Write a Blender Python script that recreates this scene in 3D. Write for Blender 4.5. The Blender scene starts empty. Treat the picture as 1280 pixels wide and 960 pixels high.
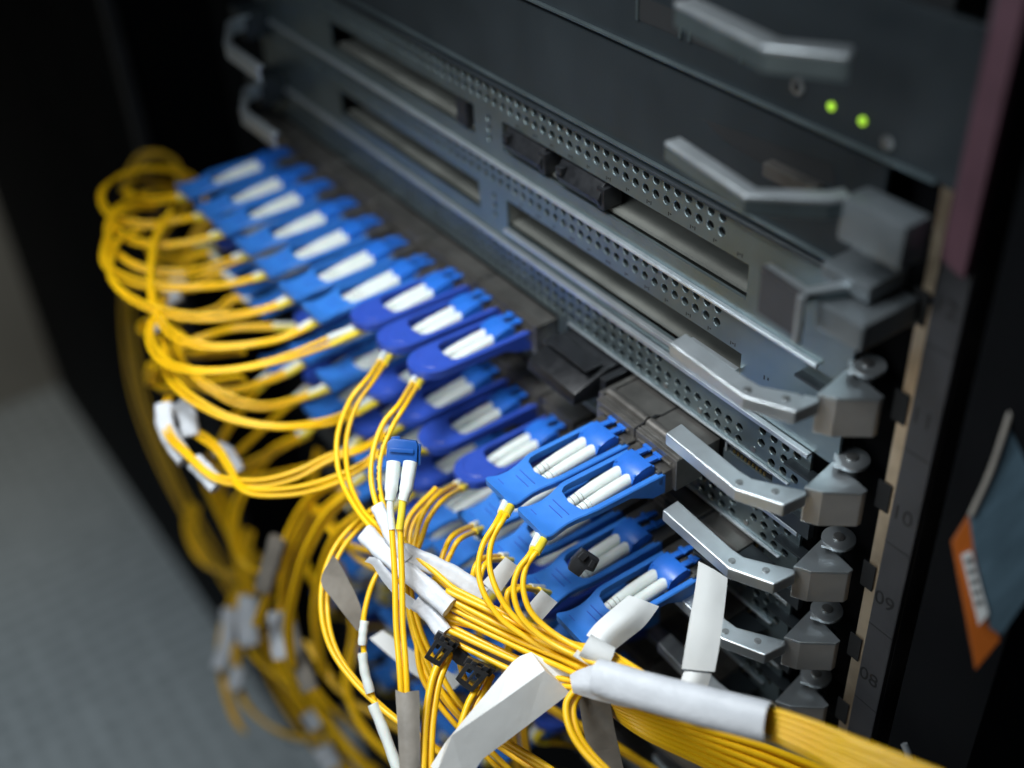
import bpy, bmesh, math, random
from mathutils import Vector, Matrix
random.seed(7)
MM = 0.001
sc = bpy.context.scene
COL = sc.collection
V = Vector
# ------------------------------------------------------------------ camera model (millimetres)
F = 1493.0
vx = V((-1280, -1067, F)); vz = V((117, 1950, F))
AX = (-vx).normalized(); AZ = -vz; AZ = (AZ - AX*AX.dot(AZ)).normalized(); AY = AZ.cross(AX)
def ray(px, py):
    c = V((px-640, py-480, F)); return V((AX.dot(c), AY.dot(c), AZ.dot(c)))/F
O = -ray(897.5, 541)*500
def D(px, py, d): return O + ray(px, py)*d
def on(px, py, ax, val):
    r = ray(px, py); return O + r*((val-O[ax])/r[ax])
def depth(p):
    q = V(p)-O; return AX.z*q.x + AY.z*q.y + AZ.z*q.z
CR = V((AX.x, AY.x, AZ.x)); CD = V((AX.y, AY.y, AZ.y)); CF = V((AX.z, AY.z, AZ.z))
cam = bpy.data.cameras.new('camera'); co = bpy.data.objects.new('camera', cam); COL.objects.link(co)
co.matrix_world = Matrix.Translation(O*MM) @ Matrix((CR, -CD, -CF)).transposed().to_4x4()
cam.sensor_width = 36; cam.lens = F/1280*36; cam.clip_start = .01; cam.clip_end = 50
cam.dof.use_dof = True; cam.dof.focus_distance = 474*MM; cam.dof.aperture_fstop = 3.3
sc.camera = co

# ------------------------------------------------------------------ materials
def mat(name, col, rough=.5, metal=0, noise=0, nscale=200, bump=0, bscale=800, emit=None, estr=0, coat=0, sss=0, spec=.5, aniso=None):
    m = bpy.data.materials.new(name); m.use_nodes = True
    nt = m.node_tree; b = nt.nodes['Principled BSDF']
    b.inputs['Base Color'].default_value = (*col, 1); b.inputs['Roughness'].default_value = rough
    b.inputs['Metallic'].default_value = metal; b.inputs['Coat Weight'].default_value = coat
    b.inputs['Specular IOR Level'].default_value = spec
    if sss:
        b.inputs['Subsurface Weight'].default_value = sss; b.inputs['Subsurface Scale'].default_value = .002
    tc = nt.nodes.new('ShaderNodeTexCoord')
    if noise:
        n = nt.nodes.new('ShaderNodeTexNoise'); n.inputs['Scale'].default_value = nscale; n.inputs['Detail'].default_value = 5
        mp = nt.nodes.new('ShaderNodeMapping')
        if aniso: mp.inputs['Scale'].default_value = aniso
        nt.links.new(tc.outputs['Object'], mp.inputs['Vector']); nt.links.new(mp.outputs[0], n.inputs['Vector'])
        r = nt.nodes.new('ShaderNodeMapRange'); r.inputs['From Min'].default_value = .3; r.inputs['From Max'].default_value = .7
        r.inputs['To Min'].default_value = 1-noise; r.inputs['To Max'].default_value = 1+noise*.6
        nt.links.new(n.outputs['Fac'], r.inputs['Value'])
        mx = nt.nodes.new('ShaderNodeVectorMath'); mx.operation = 'SCALE'; mx.inputs[0].default_value = col
        nt.links.new(r.outputs[0], mx.inputs['Scale']); nt.links.new(mx.outputs[0], b.inputs['Base Color'])
        r2 = nt.nodes.new('ShaderNodeMapRange'); r2.inputs['To Min'].default_value = max(.05, rough-.12); r2.inputs['To Max'].default_value = min(1, rough+.12)
        nt.links.new(n.outputs['Fac'], r2.inputs['Value']); nt.links.new(r2.outputs[0], b.inputs['Roughness'])
    if bump:
        n = nt.nodes.new('ShaderNodeTexNoise'); n.inputs['Scale'].default_value = bscale; n.inputs['Detail'].default_value = 3
        nt.links.new(tc.outputs['Object'], n.inputs['Vector'])
        bp = nt.nodes.new('ShaderNodeBump'); bp.inputs['Strength'].default_value = bump; bp.inputs['Distance'].default_value = .0005
        nt.links.new(n.outputs['Fac'], bp.inputs['Height']); nt.links.new(bp.outputs[0], b.inputs['Normal'])
    if emit:
        b.inputs['Emission Color'].default_value = (*emit, 1); b.inputs['Emission Strength'].default_value = estr
    return m
M = dict(
 steel=mat('brushed_steel', (.21, .265, .28), .34, .85, .10, 60, .12, 1500),
 dark_steel=mat('dark_painted_steel', (.026, .033, .038), .40, .35, .15, 25, .1, 900),
 cage=mat('cage_steel', (.21, .20, .185), .34, .8, .25, 90, .12, 700),
 lever=mat('cast_lever', (.58, .63, .66), .33, .8, .06, 120, .12, 3000),
 block=mat('lever_block', (.60, .585, .56), .34, .65, .12, 60, .12, 900),
 greyblock=mat('grey_block', (.20, .225, .24), .36, .55, .12, 60, .12, 900),
 deepblue=mat('deep_blue_plastic', (.012, .085, .34), .36, 0, .08, 150, .1, 1500),
 rivet=mat('rivet_steel', (.35, .36, .36), .35, .9, .3, 300),
 black=mat('black_plastic', (.012, .013, .015), .38, 0, .3, 200, .1, 900),
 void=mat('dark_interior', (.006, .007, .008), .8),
 slot=mat('slot_floor', (.15, .155, .14), .6, .3, .3, 40),
 blue=mat('light_blue_plastic', (.035, .185, .60), .40, 0, .08, 120, .12, 1500, sss=.1),
 dblue=mat('royal_blue_plastic', (.028, .075, .42), .40, 0, .08, 120, .12, 1500, sss=.1),
 cblue=mat('connector_blue', (.02, .14, .56), .36, 0, .08, 150, .1, 1500, sss=.1),
 boot=mat('white_boot', (.68, .73, .70), .5, 0, .05, 200, .15, 1500, sss=.15),
 yellow=mat('yellow_jacket', (.93, .54, .006), .38, 0, .06, 60, .1, 1200, sss=.05),
 ysleeve=mat('pale_yellow_sleeve', (.80, .62, .03), .45, 0, .1, 100, .15, 1200),
 tape=mat('white_tape', (.62, .65, .69), .42, 0, .10, 90, .8, 260),
 greytape=mat('grey_tape', (.23, .21, .18), .42, 0, .2, 90, .5, 260),
 paper=mat('white_label', (.70, .72, .71), .55, 0, .05, 60, .3, 200),
 rail=mat('rail_paint', (.046, .047, .052), .5, .2, .2, 60, .2, 900),
 strip=mat('zinc_strip', (.50, .39, .27), .36, .75, .25, 60, .2, 900),
 ink=mat('ink', (.008, .008, .009), .6),
 gold=mat('gold_contact', (.7, .45, .12), .3, 1),
 led=mat('green_led', (.3, .6, .05), .4, emit=(.36, .62, .03), estr=.8),
 orange=mat('orange_card', (.45, .11, .012), .5, 0, .1, 30),
 bluecard=mat('blue_card', (.085, .14, .18), .35, 0, .35, 40, .3, 60, aniso=(6, 1, 1)),
 wall=mat('grey_wall', (.30, .29, .26), .7, 0, .1, 5),
 cabinet=mat('black_cabinet', (.0035, .004, .005), .8, 0, .2, 8, spec=.1),
 sage=mat('red_label', (.022, .007, .006), .5, 0, .1, 80),
 )
# floor: speckled vinyl
def floor_mat():
    m = bpy.data.materials.new('floor_vinyl'); m.use_nodes = True; nt = m.node_tree; b = nt.nodes['Principled BSDF']
    tc = nt.nodes.new('ShaderNodeTexCoord'); v = nt.nodes.new('ShaderNodeTexVoronoi'); v.inputs['Scale'].default_value = 34; v.inputs['Randomness'].default_value = .2
    nt.links.new(tc.outputs['Object'], v.inputs['Vector'])
    cr = nt.nodes.new('ShaderNodeValToRGB'); cr.color_ramp.elements[0].color = (.20, .225, .235, 1); cr.color_ramp.elements[1].color = (.50, .55, .57, 1)
    cr.color_ramp.elements[0].position = .0; cr.color_ramp.elements[1].position = .75
    nt.links.new(v.outputs['Distance'], cr.inputs[0]); nt.links.new(cr.outputs[0], b.inputs['Base Color'])
    b.inputs['Roughness'].default_value = .45; return m
M['floor'] = floor_mat()

# ------------------------------------------------------------------ mesh builder
class MB:
    def __init__(s): s.v = []; s.f = []
    def add(s, vs, fs):
        n = len(s.v); s.v += [V(p) for p in vs]; s.f += [tuple(i+n for i in f) for f in fs]; return s
    def box(s, x0, x1, y0, y1, z0, z1):
        vs = [(x, y, z) for z in (z0, z1) for y in (y0, y1) for x in (x0, x1)]
        return s.add(vs, [(0, 2, 3, 1), (4, 5, 7, 6), (0, 1, 5, 4), (2, 6, 7, 3), (0, 4, 6, 2), (1, 3, 7, 5)])
    def prism(s, poly, vec, flip=False):          # poly: list of 3-D points, extruded by vec
        n = len(poly); vec = V(vec); vs = [V(p) for p in poly] + [V(p)+vec for p in poly]
        fs = [tuple(range(n)), tuple(range(2*n-1, n-1, -1))] + [(i, i+n, (i+1) % n + n, (i+1) % n) for i in range(n)]
        return s.add(vs, fs)
    def tube(s, pts, r, n=10, flat=1.0, up=None, caps=True, lobe=0):
        pts = [V(p) for p in pts]; m = len(pts)
        if not hasattr(r, '__len__'): r = [r]*m
        u = None; vs = []; fs = []
        for i, p in enumerate(pts):
            t = (pts[min(i+1, m-1)]-pts[max(i-1, 0)]).normalized()
            if u is None: u = (V(up) if up else (V((0, 0, 1)) if abs(t.z) < .9 else V((1, 0, 0))))
            u = (u - t*u.dot(t)); u = u.normalized() if u.length > 1e-6 else t.orthogonal().normalized()
            w = t.cross(u)
            for k in range(n):
                a = 2*math.pi*k/n; lb = 1-lobe*abs(math.cos(a))**6; vs.append(p + u*(math.cos(a)*r[i]*flat*lb) + w*(math.sin(a)*r[i]))
        for i in range(m-1):
            for k in range(n): fs.append((i*n+k, i*n+(k+1) % n, (i+1)*n+(k+1) % n, (i+1)*n+k))
        if caps: fs += [tuple(range(n-1, -1, -1)), tuple((m-1)*n+k for k in range(n))]
        return s.add(vs, fs)
    def cyl(s, c, axis, r, h, n=20):
        axis = V(axis).normalized(); return s.tube([V(c), V(c)+axis*h], r, n)
    def hole_cell(s, cx, cz, w, h, r, y=0, dep=1.6, n=12):
        vs = []; 
        for k in range(n):
            a = 2*math.pi*k/n+.0001; c, q = math.cos(a), math.sin(a)
            sc_ = min(w/2/abs(c) if abs(c) > 1e-6 else 9e9, h/2/abs(q) if abs(q) > 1e-6 else 9e9)
            vs.append((cx+c*sc_, y, cz+q*sc_))
        for k in range(n):
            a = 2*math.pi*k/n; vs.append((cx+math.cos(a)*r*1.12, y, cz+math.sin(a)*r*1.12))
        for k in range(n):
            a = 2*math.pi*k/n; vs.append((cx+math.cos(a)*r*.95, y+.25, cz+math.sin(a)*r*.95))
        for k in range(n):
            a = 2*math.pi*k/n; vs.append((cx+math.cos(a)*r*.95, y+dep, cz+math.sin(a)*r*.95))
        fs = []
        for k in range(n):
            j = (k+1) % n
            for L in (0, n, 2*n): fs.append((L+k, L+j, L+n+j, L+n+k))
        s.add(vs, fs)
        base = len(s.v)-len(vs)                    # square corners
        for (sx, sz) in ((1, 1), (-1, 1), (-1, -1), (1, -1)):
            cpt = V((cx+sx*w/2, y, cz+sz*h/2))
            a0 = math.atan2(sz*h, sx*w) % (2*math.pi); k = int(a0/(2*math.pi/n)); j = (k+1) % n
            s.v.append(cpt); s.f.append((base+k, len(s.v)-1, base+j))
        return s
    def build(s, name, m, root=None, org=None, smooth=False, bevel=0, seg=2, subsurf=0, solid=0):
        org = V(org) if org is not None else (V(root['o_']) if root is not None and 'o_' in root else V((0, 0, 0)))
        me = bpy.data.meshes.new(name)
        me.from_pydata([tuple((p-org)*MM) for p in s.v], [], s.f); me.update()
        bm = bmesh.new(); bm.from_mesh(me)
        bmesh.ops.recalc_face_normals(bm, faces=bm.faces)
        if solid: bmesh.ops.solidify(bm, geom=bm.faces[:], thickness=solid*MM)
        if bevel:
            bmesh.ops.remove_doubles(bm, verts=bm.verts, dist=1e-6)
            ed = [e for e in bm.edges if len(e.link_faces) == 2 and e.calc_face_angle(0) > .5]
            bmesh.ops.bevel(bm, geom=ed, offset=bevel*MM, segments=seg, affect='EDGES', profile=.6, clamp_overlap=True)
        for f in bm.faces: f.smooth = smooth
        bm.to_mesh(me); bm.free()
        if smooth and hasattr(me, 'set_sharp_from_angle'): me.set_sharp_from_angle(angle=math.radians(38))
        me.materials.append(M[m] if isinstance(m, str) else m)
        o = bpy.data.objects.new(name, me); COL.objects.link(o)
        if root is not None: o.parent = root
        else: o.location = org*MM
        return o
def thing(name, label, cat, o=(0, 0, 0), group=None):
    e = bpy.data.objects.new(name, None); COL.objects.link(e); e.location = V(o)*MM; e.empty_display_size = .005
    e['o_'] = tuple(o); e['label'] = label; e['category'] = cat
    if group: e['group'] = group
    return e
def tag(o, label, cat, group=None):
    o['label'] = label; o['category'] = cat
    if group: o['group'] = group
    return o
def crm(pts, k=8):                                 # Catmull-Rom through points
    P = [V(p) for p in pts]; P = [P[0]*2-P[1]] + P + [P[-1]*2-P[-2]]; out = []
    for i in range(1, len(P)-2):
        a, b, c, d = P[i-1:i+3]
        for j in range(k):
            t = j/k; out.append(.5*((2*b)+(c-a)*t+(2*a-5*b+4*c-d)*t*t+(3*b-a-3*c+d)*t**3))
    out.append(P[-2]); return out
def sheet(rows, k=4):                              # grid of (px,py,d) rows, smoothed
    G = [[D(*c) for c in r] for r in rows]
    G = [crm(r, k) for r in G]; G = list(zip(*[crm(c, k) for c in zip(*G)]))
    mb = MB(); n = len(G[0]); mb.v = [p for r in G for p in r]
    mb.f = [(i*n+j, i*n+j+1, (i+1)*n+j+1, (i+1)*n+j) for i in range(len(G)-1) for j in range(n-1)]
    return mb
ORD = 'first second third fourth fifth sixth seventh eighth ninth tenth eleventh twelfth thirteenth fourteenth fifteenth sixteenth'.split()

# ------------------------------------------------------------------ line cards
XL = -424
R_ = 1.95
def rect(mb, x0, x1, z0, z1, y0=0, y1=1.5): 
    if x1 > x0 and z1 > z0: mb.box(x0, x1, y0, y1, z0, z1)
def bandrow(mb, xs, z, x0, x1, p=6.29, h=6.2, skip=()):
    """one row of holes between x0 and x1"""
    cur = x0
    for x in sorted(xs):
        if x-p/2 < cur-.01 or x+p/2 > x1: continue
        rect(mb, cur, x-p/2, z-h/2, z+h/2); cur = x+p/2
        if any(a < x < b for a, b in skip): rect(mb, x-p/2, x+p/2, z-h/2, z+h/2)
        else: mb.hole_cell(x, z, p, h, R_)
    rect(mb, cur, x1, z-h/2, z+h/2)
LVZ0 = -16.0
def q7(a, b, z=LVZ0): return on(780+a/4, 600+b/4, 2, z)
LEV_TOP = [q7(*p) for p in [(192, 150), (520, 440), (750, 522), (858, 470), (856, 446), (600, 383), (540, 342), (268, 100)]]
BLK_TOP = [q7(*p) for p in [(848, 436), (985, 303), (1012, 350), (1062, 374), (1100, 408), (1144, 452), (1122, 466), (935, 462)]]
def lever(root, zt, dark=False, ref=LVZ0, tipcut=None):
    dz = V((0, 0, zt-ref)); m = 'lever'
    top = [p+dz for p in LEV_TOP]
    lv = MB().prism(top, (0, 0, -5.8)).build('ejector_lever', m, root, bevel=.8, seg=4)
    for (a, b) in ((540, 405), (710, 452)):
        c = q7(a, b)+dz
        MB().cyl(c+V((0,0,-.2)), (0, 0, 1), 1.5, .5, 16).cyl(c+V((0,0,.3)), (0, 0, 1), 1.0, .25, 12).build('rivet', 'rivet', lv, org=root['o_'], smooth=True)
    bl = MB().prism([p+dz for p in BLK_TOP], (0, 0, -16.5)).build('lever_block', 'block', root, bevel=.5)
    pl = [p+dz+V((0, 0, .6)) for p in BLK_TOP]
    c0 = sum(pl, V())/len(pl); pl = [c0+(p-c0)*1.015 for p in pl]
    MB().prism(pl, (0, 0, -1.3)).build('block_cap', m, bl, org=root['o_'], bevel=.35)
    c = q7(1072, 302, LVZ0+3.6)+dz
    hg = MB().cyl(c, (0, 0, 1), 6.6, 1.6, 28).prism([c+V((-6.3, -2, -.0)), c+V((-1.5, -8, 0)), c+V((4, -5.2, 0)), c+V((-1, 2, 0))], (0, 0, 1.3)).cyl(c+V((0,0,-17)), (0,0,1), 3, 17, 14).build('hinge_plate', 'lever', root, smooth=True, bevel=.25)
    MB().cyl(c+V((0,0,1.5)), (0, 0, 1), 2.3, .9, 18).build('rivet', 'rivet', hg, org=root['o_'], smooth=True, bevel=.3)
    # bracket arms joining the hinge to the card
    MB().box(c.x-4, c.x+4, c.y-1, 6, c.z-12, c.z-10.5).box(c.x-26, c.x-6, -4, 1.4, c.z-16, c.z-14.8).build('hinge_bracket', 'dark_steel', root)
def left_lever(root, dx, dy):
    zt = on(298, 138, 1, -45).z
    zt = zt if dy == 0 else on(298+dx, 138+dy, 1, -45).z
    pts = [on(a+dx, b+dy, 2, zt) for a, b in ((326, 100), (303, 110), (299, 138), (340, 168))]
    bent_lever(root, pts, 7, 4.5, skirt='lever')
    p = on(318+dx, 96+dy, 2, zt)
    MB().box(p.x-10, p.x+12, p.y-2, 0, p.z-16, p.z+1).build('lever_block', 'dark_steel', root, smooth=True, bevel=1.5)
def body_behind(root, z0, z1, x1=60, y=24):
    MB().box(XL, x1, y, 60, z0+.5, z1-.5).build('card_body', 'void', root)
def card_ab(name, label, ztop, xoff, plugs=(), lever_z=None, notch=False):
    r = thing(name, label, 'line card', (0, 0, ztop-41), 'stacked line cards of the chassis')
    z = lambda a: ztop-a
    mb = MB(); xs = [xoff-6.29*i for i in range(0, 68)]
    x1 = 62
    rect(mb, XL, x1, z(1.6), z(0))
    bandrow(mb, xs, z(4.7), XL, x1); bandrow(mb, xs, z(10.9), XL, x1)
    rect(mb, XL, x1, z(18.2), z(14.0))
    rect(mb, XL, -322, z(33.5), z(18.2)); rect(mb, 9.5, x1, z(33.5), z(18.2))
    xc = xs[25]
    rect(mb, -175.5, xc-3.145, z(33.5), z(18.2)); rect(mb, xc+3.145, -151.5, z(33.5), z(18.2))
    for k, zz in enumerate((21.3, 26.4, 31.5)): 
        h = 5.1 if k else 5.1
        mb.hole_cell(xc, z(zz-.55), 6.29, 5.1, 1.7)
    rect(mb, XL, x1, z(40.6), z(33.5))
    mb.build('perforated_face_plate', 'steel', r)
    MB().box(XL, x1-14, -2.2, 0, z(1.1), z(.1)).box(XL, x1-14, -2.2, -1.4, z(2.0), z(1.1)).build('top_flange', 'lever' if ztop < 100 else 'dark_steel', r, bevel=.2, seg=1)
    MB().box(-319, -176, 3, 24, z(33.2), z(31.6)).box(-151.4, 9.4, 3, 24, z(33.2), z(31.6)).build('slot_floor', 'slot', r)
    MB().box(XL, x1, 1.6, 22, z(.9), z(.3)).box(9.5, 12, 1.6, 22, z(32), z(17)).box(-155, -151.6, 1.6, 22, z(32), z(17)).build('inner_wall', 'slot', r)
    if notch: MB().box(-18, 9.3, -2.6, -.1, z(28), z(25)).box(-152, -18, -2.6, -.1, z(35.5), z(33.5)).build('slot_lip', 'lever', r, bevel=.3)
    MB().box(-30, -8, 1.3, 3, z(19.4), z(18)).box(-105, -62+30, 1.3, 3, z(19.1), z(18)).build('slot_gasket', 'black', r)
    for (xa, xb) in plugs:
        p = MB().prism([V((xa, 8, z(30))), V((xa, -2, z(30))), V((xa, -4, z(26))), V((xa, 0, z(19.5))), V((xa, 8, z(19)))], (xb-xa, 0, 0))
        p.box(xa+2, xa+6, -5, -1, z(24), z(20.5)); p.box(xb-3, xb+2, -2, 8, z(31), z(21))
        p.build('blank_plug', 'black', r, smooth=True, bevel=.5)
    # tiny printed marks below the holes
    mk = MB()
    for i, x in enumerate(range(-140, 8, 13)):
        mk.box(x, x+.5, -.06, 0, z(17), z(15.4)); mk.box(x+1.0, x+1.9, -.06, 0, z(16.2), z(15.6))
        if i % 2: mk.box(x+2.4, x+2.9, -.06, 0, z(16.8), z(15.2))
    mk.box(22, 22.7, -.06, 0, z(23), z(21)); mk.box(24, 24.8, -.06, 0, z(22.3), z(21)); mk.box(30, 31, -.06, 0, z(27), z(26)); mk.box(38, 38.7, -.06, 0, z(30), z(28))
    mk.build('printed_marks', 'ink', r)
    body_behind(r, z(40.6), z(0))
    if lever_z is not None: lever(r, lever_z)
    return r
def cages(mb, gaps, z0, z1, yf):
    for a, b in zip(gaps[:-1], gaps[1:]):
        e_ = .4 if yf < -20 else .9
        mb.box(a+e_, b-e_, yf, 0, z0, z1)
        mb.box(a+.4, b-.4, yf+1.2, yf+1.9, z1, z1+.7)
        mb.box(a+.4, b-.4, yf+3.2, yf+3.9, z1, z1+.6)
        mb.box(a+3, b-3, yf-1.4, yf, z1-3.2, z1-2.6)
PITCH = 41.0
def card_c(label, k, groups, lever_on=True):
    zb = -PITCH*k                                    # z of the perforated strip's lower edge
    r = thing('line_card', label, 'line card', (0, 0, zb-18), 'stacked line cards of the chassis')
    mb = MB(); xs = [-7.2-6.29*i for i in range(0, 68)] + [-.9, 5.4, 11.7, 17.9, 24.2, 30.5, 36.8, 43.1]
    x1 = 50
    rect(mb, XL, x1, zb+20.0, zb+23.2)
    sk = [(-38, -29), (-15, -8), (16, 25)]
    bandrow(mb, xs, zb+16.9, XL, x1, skip=[(-34, 12)] if k == 0 else ())
    bandrow(mb, xs, zb+10.7, XL, x1); bandrow(mb, xs, zb+4.5, XL, x1, skip=sk)
    rect(mb, XL, x1, zb, zb+1.4)
    rect(mb, 32, x1, zb-17.5, zb)
    if k == 0: rect(mb, 4, 32, zb-17.5, zb-5.5)
    mb.build('perforated_face_plate', 'steel', r)
    f = MB().box(XL, x1, -2.6, 0, zb+22.0, zb+23.1).box(XL, x1, -2.6, -1.7, zb+20.9, zb+22).box(-103, x1-9, -1.3, 0, zb+.2, zb+1.2)
    f.build('top_flange', 'lever', r, bevel=.2, seg=1)
    for a, b in sk:
        MB().cyl(V(((a+b)/2, .2, zb+4.9)), (0, -1, 0), 1.4, .55, 14).build('rivet', 'rivet', r, smooth=True)
    for g in groups:
        yf = -24.0 if g[0] > -60 else -13.0; c = MB(); cages(c, g, zb-18.5, zb-2, yf); c.build('port_cage', 'cage', r, bevel=.25, seg=1)
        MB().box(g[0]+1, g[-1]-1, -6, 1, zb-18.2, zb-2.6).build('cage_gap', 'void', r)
    # jagged joint and folded tab beside the lever
    MB().box(5.5, 31, -.4, 0, zb-1.2, zb-.2).box(5, 6, -.4, 0, zb-6, zb-1.2).build('window_frame', 'lever', r)
    MB().box(6, 31, 1.0, 10, zb-5.4, zb-.1).build('dark_window', 'void', r)
    g = MB()
    for i in range(9): g.box(9+i*2.2, 10+i*2.2, .4, 1.0, zb-5, zb-3.6)
    g.build('contact_row', 'gold', r)
    fl = MB().prism([V((-14, -14, zb-3)), V((6, -14, zb-3)), V((14, -24, zb-3)), V((34, -20, zb-3)), V((40, -2, zb-3)), V((40, -1, zb-3)), V((-14, -1, zb-3))] , (0, 0, -1.0))
    fl.prism([V((-16, -14.2, zb-1)), V((7, -14.2, zb-1)), V((7, -13.2, zb-1)), V((-16, -13.2, zb-1))], (0, 0, -6))
    fl.prism([V((7, -14.2, zb-1)), V((14, -23.2, zb-1)), V((34, -19.2, zb-1)), V((34, -18.4, zb-1)), V((14.4, -22.4, zb-1)), V((7.6, -13.4, zb-1))], (0, 0, -5))
    if k >= 1: fl.build('latch_plate', 'dark_steel', r, bevel=.2, seg=1)
    MB().box(32, 56, -3, 0, zb-17, zb-9).build('end_bracket', 'dark_steel', r)
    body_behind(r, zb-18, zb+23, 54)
    if lever_on: lever(r, LVZ0+PITCH*(1-k))
    return r

# upper dark modules
def dark_module(label, zb, zt, x1, lever_pts=None, extra=None):
    r = thing('processor_card', label, 'line card', (0, 0, zb), 'stacked line cards of the chassis')
    MB().box(XL, x1, 0, 2, zb+.5, zt-.5).build('face_plate', 'dark_steel', r, bevel=.4)
    MB().box(XL, x1-10, -1.8, 0, zb+1.0, zb+2.2).build('edge_trim', 'steel', r, bevel=.3)
    body_behind(r, zb, zt)
    return r
mA = dark_module('plain dark card with a pale bent lever and no holes, above the perforated cards', 105.8, 148.5, 64)
mB = dark_module('dark top card with two green lights and two square black ports', 149.3, 200, 92)
def bent_lever(root, pts, h, w=4.5, z=None, skirt='block'):
    P = [V(p) for p in pts]; n = len(P); inner = []
    for i, p in enumerate(P):
        t = (P[min(i+1, n-1)]-P[max(i-1, 0)]).normalized(); inner.append(p+V((-t.y, t.x, 0))*w)
    lv = MB().prism(P+inner[::-1], (0, 0, -1.8)).build('ejector_lever', 'lever', root, smooth=True, bevel=.8, seg=3)
    sk = MB()
    for i in range(n-1):
        t = (P[i+1]-P[i]).normalized(); nn = V((-t.y, t.x, 0))
        sk.prism([P[i]+nn*.4-V((0,0,1.8)), P[i+1]+nn*.4-V((0,0,1.8)), P[i+1]+nn*2-V((0,0,1.8)), P[i]+nn*2-V((0,0,1.8))], (0, 0, -h))
    sk.build('skirt', skirt, lv, org=root['o_'])
    return lv
za = LVZ0+PITCH*4+1.5
bent_lever(mA, [on(830, 176, 1, -36).lerp(on(830,176,1,-36),0), on(931, 244, 2, on(830,176,1,-36).z), on(1037, 250, 2, on(830,176,1,-36).z), on(1066, 246, 2, on(830,176,1,-36).z)], 5, 6.5, skirt='steel')
zl = on(830, 176, 1, -36).z
MB().box(on(1058, 196, 1, -20).x, on(1148, 196, 1, -20).x, -20, -8, zl-15, zl).build('lever_block', 'greyblock', mA, smooth=True, bevel=1.5)
MB().box(on(962,210,1,-1).x, on(1030,218,1,-1).x, -4.6, 0, on(990,218,1,-1).z-3.4, on(990,212,1,-1).z).build('bright_tab', 'cage', mA, bevel=.4)
zl2 = on(842, 0, 1, -34).z
bent_lever(mB, [on(842, 2, 2, zl2), on(955, 58, 2, zl2), on(1062, 70, 2, zl2)], 6, 8, skirt='steel')
for (a, b, c, d) in ((800, 8, 850, 60), (866, 28, 925, 92)):
    p, q = on(a, b, 1, 0), on(c, d, 1, 0)
    MB().box(p.x, q.x, -.3, -.1, q.z+4, p.z+4).build('port', 'void', mB)
    for xx in (p.x-1.2, q.x): MB().box(xx, xx+1.2, -1, -.05, q.z+4, p.z+4).build('port_frame', 'steel', mB)
for (a, b) in ((1040, 133), (1079, 151)):
    p = on(a, b, 1, 0); MB().cyl(p+V((0, .2, 0)), (0, -1, 0), 1.55, 1.0, 18).build('status_light', 'led', mB, smooth=True, bevel=.4)
p, q = on(885, 162, 1, 0), on(1046, 232, 1, 0)
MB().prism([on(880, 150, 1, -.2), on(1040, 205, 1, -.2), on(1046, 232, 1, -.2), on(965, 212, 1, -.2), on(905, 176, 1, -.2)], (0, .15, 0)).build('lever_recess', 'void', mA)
for (a, b) in ((1110, 178),):
    g = on(a, b, 1, 0); MB().cyl(g, (0, -1, 0), 2.4, .7, 18).build('screw', 'rivet', mB, smooth=True, bevel=.2)
p = on(998, 108, 1, 0); 
o = MB().cyl(p, (0, -1, 0), 3.0, .8, 18).build('screw', 'rivet', mB, smooth=True, bevel=.2)
MB().cyl(p+V((0, -.8, 0)), (0, -1, 0), 1.5, .15, 12).build('screw_socket', 'void', o, org=mB['o_'])

cA = card_ab('line_card', 'upper perforated card with two black plugs in its right slot and its lever swung open', 105.0, -5.9, plugs=[(-147, -118), (-106, -76)])
for s in ((-190, -181),): MB().box(s[0], s[1], -1, 12, 73, 86).build('blank_plug', 'black', cA, bevel=.6)
cB = card_ab('line_card', 'perforated card with two long empty slots, just above the cabled cards', 64.4, -5.2, lever_z=LVZ0+PITCH*2+2, notch=True)
# open lever of card A: a tall channel swung outward
zo = on(952, 330, 1, -30).z
tp = [on(952, 332, 2, zo), on(1004, 366, 2, zo), on(1062, 358, 2, zo), on(1112, 336, 2, zo)]
lv = bent_lever(cA, tp, 2.5, 4.0, skirt='steel')
MB().prism([tp[0], tp[1], tp[1]+V((0,1,0)), tp[0]+V((0,1,0))], (0, 0, -18)).build('lever_side', 'rail', cA)
MB().tube([tp[1]+V((0,-.3,-1)), tp[1]+V((0,-.3,-19))], 1.4, 10).build('corner_post', 'lever', cA, smooth=True)
MB().box(tp[1].x+1, tp[1].x+20, tp[1].y+6, 0, zo-15, zo-5).build('lever_block', 'greyblock', cA, bevel=1)
MB().box(tp[1].x-6, tp[1].x+14, tp[1].y+14, 0, zo-3, zo+3).build('hinge_bracket', 'greyblock', cA, bevel=1)
c = on(1080, 320, 2, zo)
MB().cyl(c+V((0, 0, -6)), (0, 0, 1), 4.2, 9, 18).build('hinge_pin', 'rivet', cA, smooth=True, bevel=.8)
left_lever(cA, -20, -84); left_lever(cB, 0, 0)
farg = [XL+4, -379, -325.5, -272, -218.5, -165, -112]
names = ['top cabled card, blue tabs at its left and just two at its right', 'second cabled card down, under the card with the gap in its tabs',
 'third cabled card down, its lever partly behind the tall white tag', 'fourth cabled card down, beside the lower white tag end', 'fifth cabled card down, mostly hidden by yellow cords', 'sixth cabled card down, seen only between hanging cords', 'seventh cabled card down, glimpsed behind the arching cord pair', 'lowest cabled card, almost wholly behind the cords and tags']
full = farg + [-58.5, -5+0]
full2 = [XL+4, -379, -325.5, -272, -218.5, -165, -111.5, -84]
full3 = [-82, -52, -25.3, 1.5, 27]
cards = [card_c(names[0], 0, [farg, [-52, -25.3, 2]])]
for k in range(1, 8): cards.append(card_c(names[k], k, [full2, full3]))
c0 = cards[0]
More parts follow.
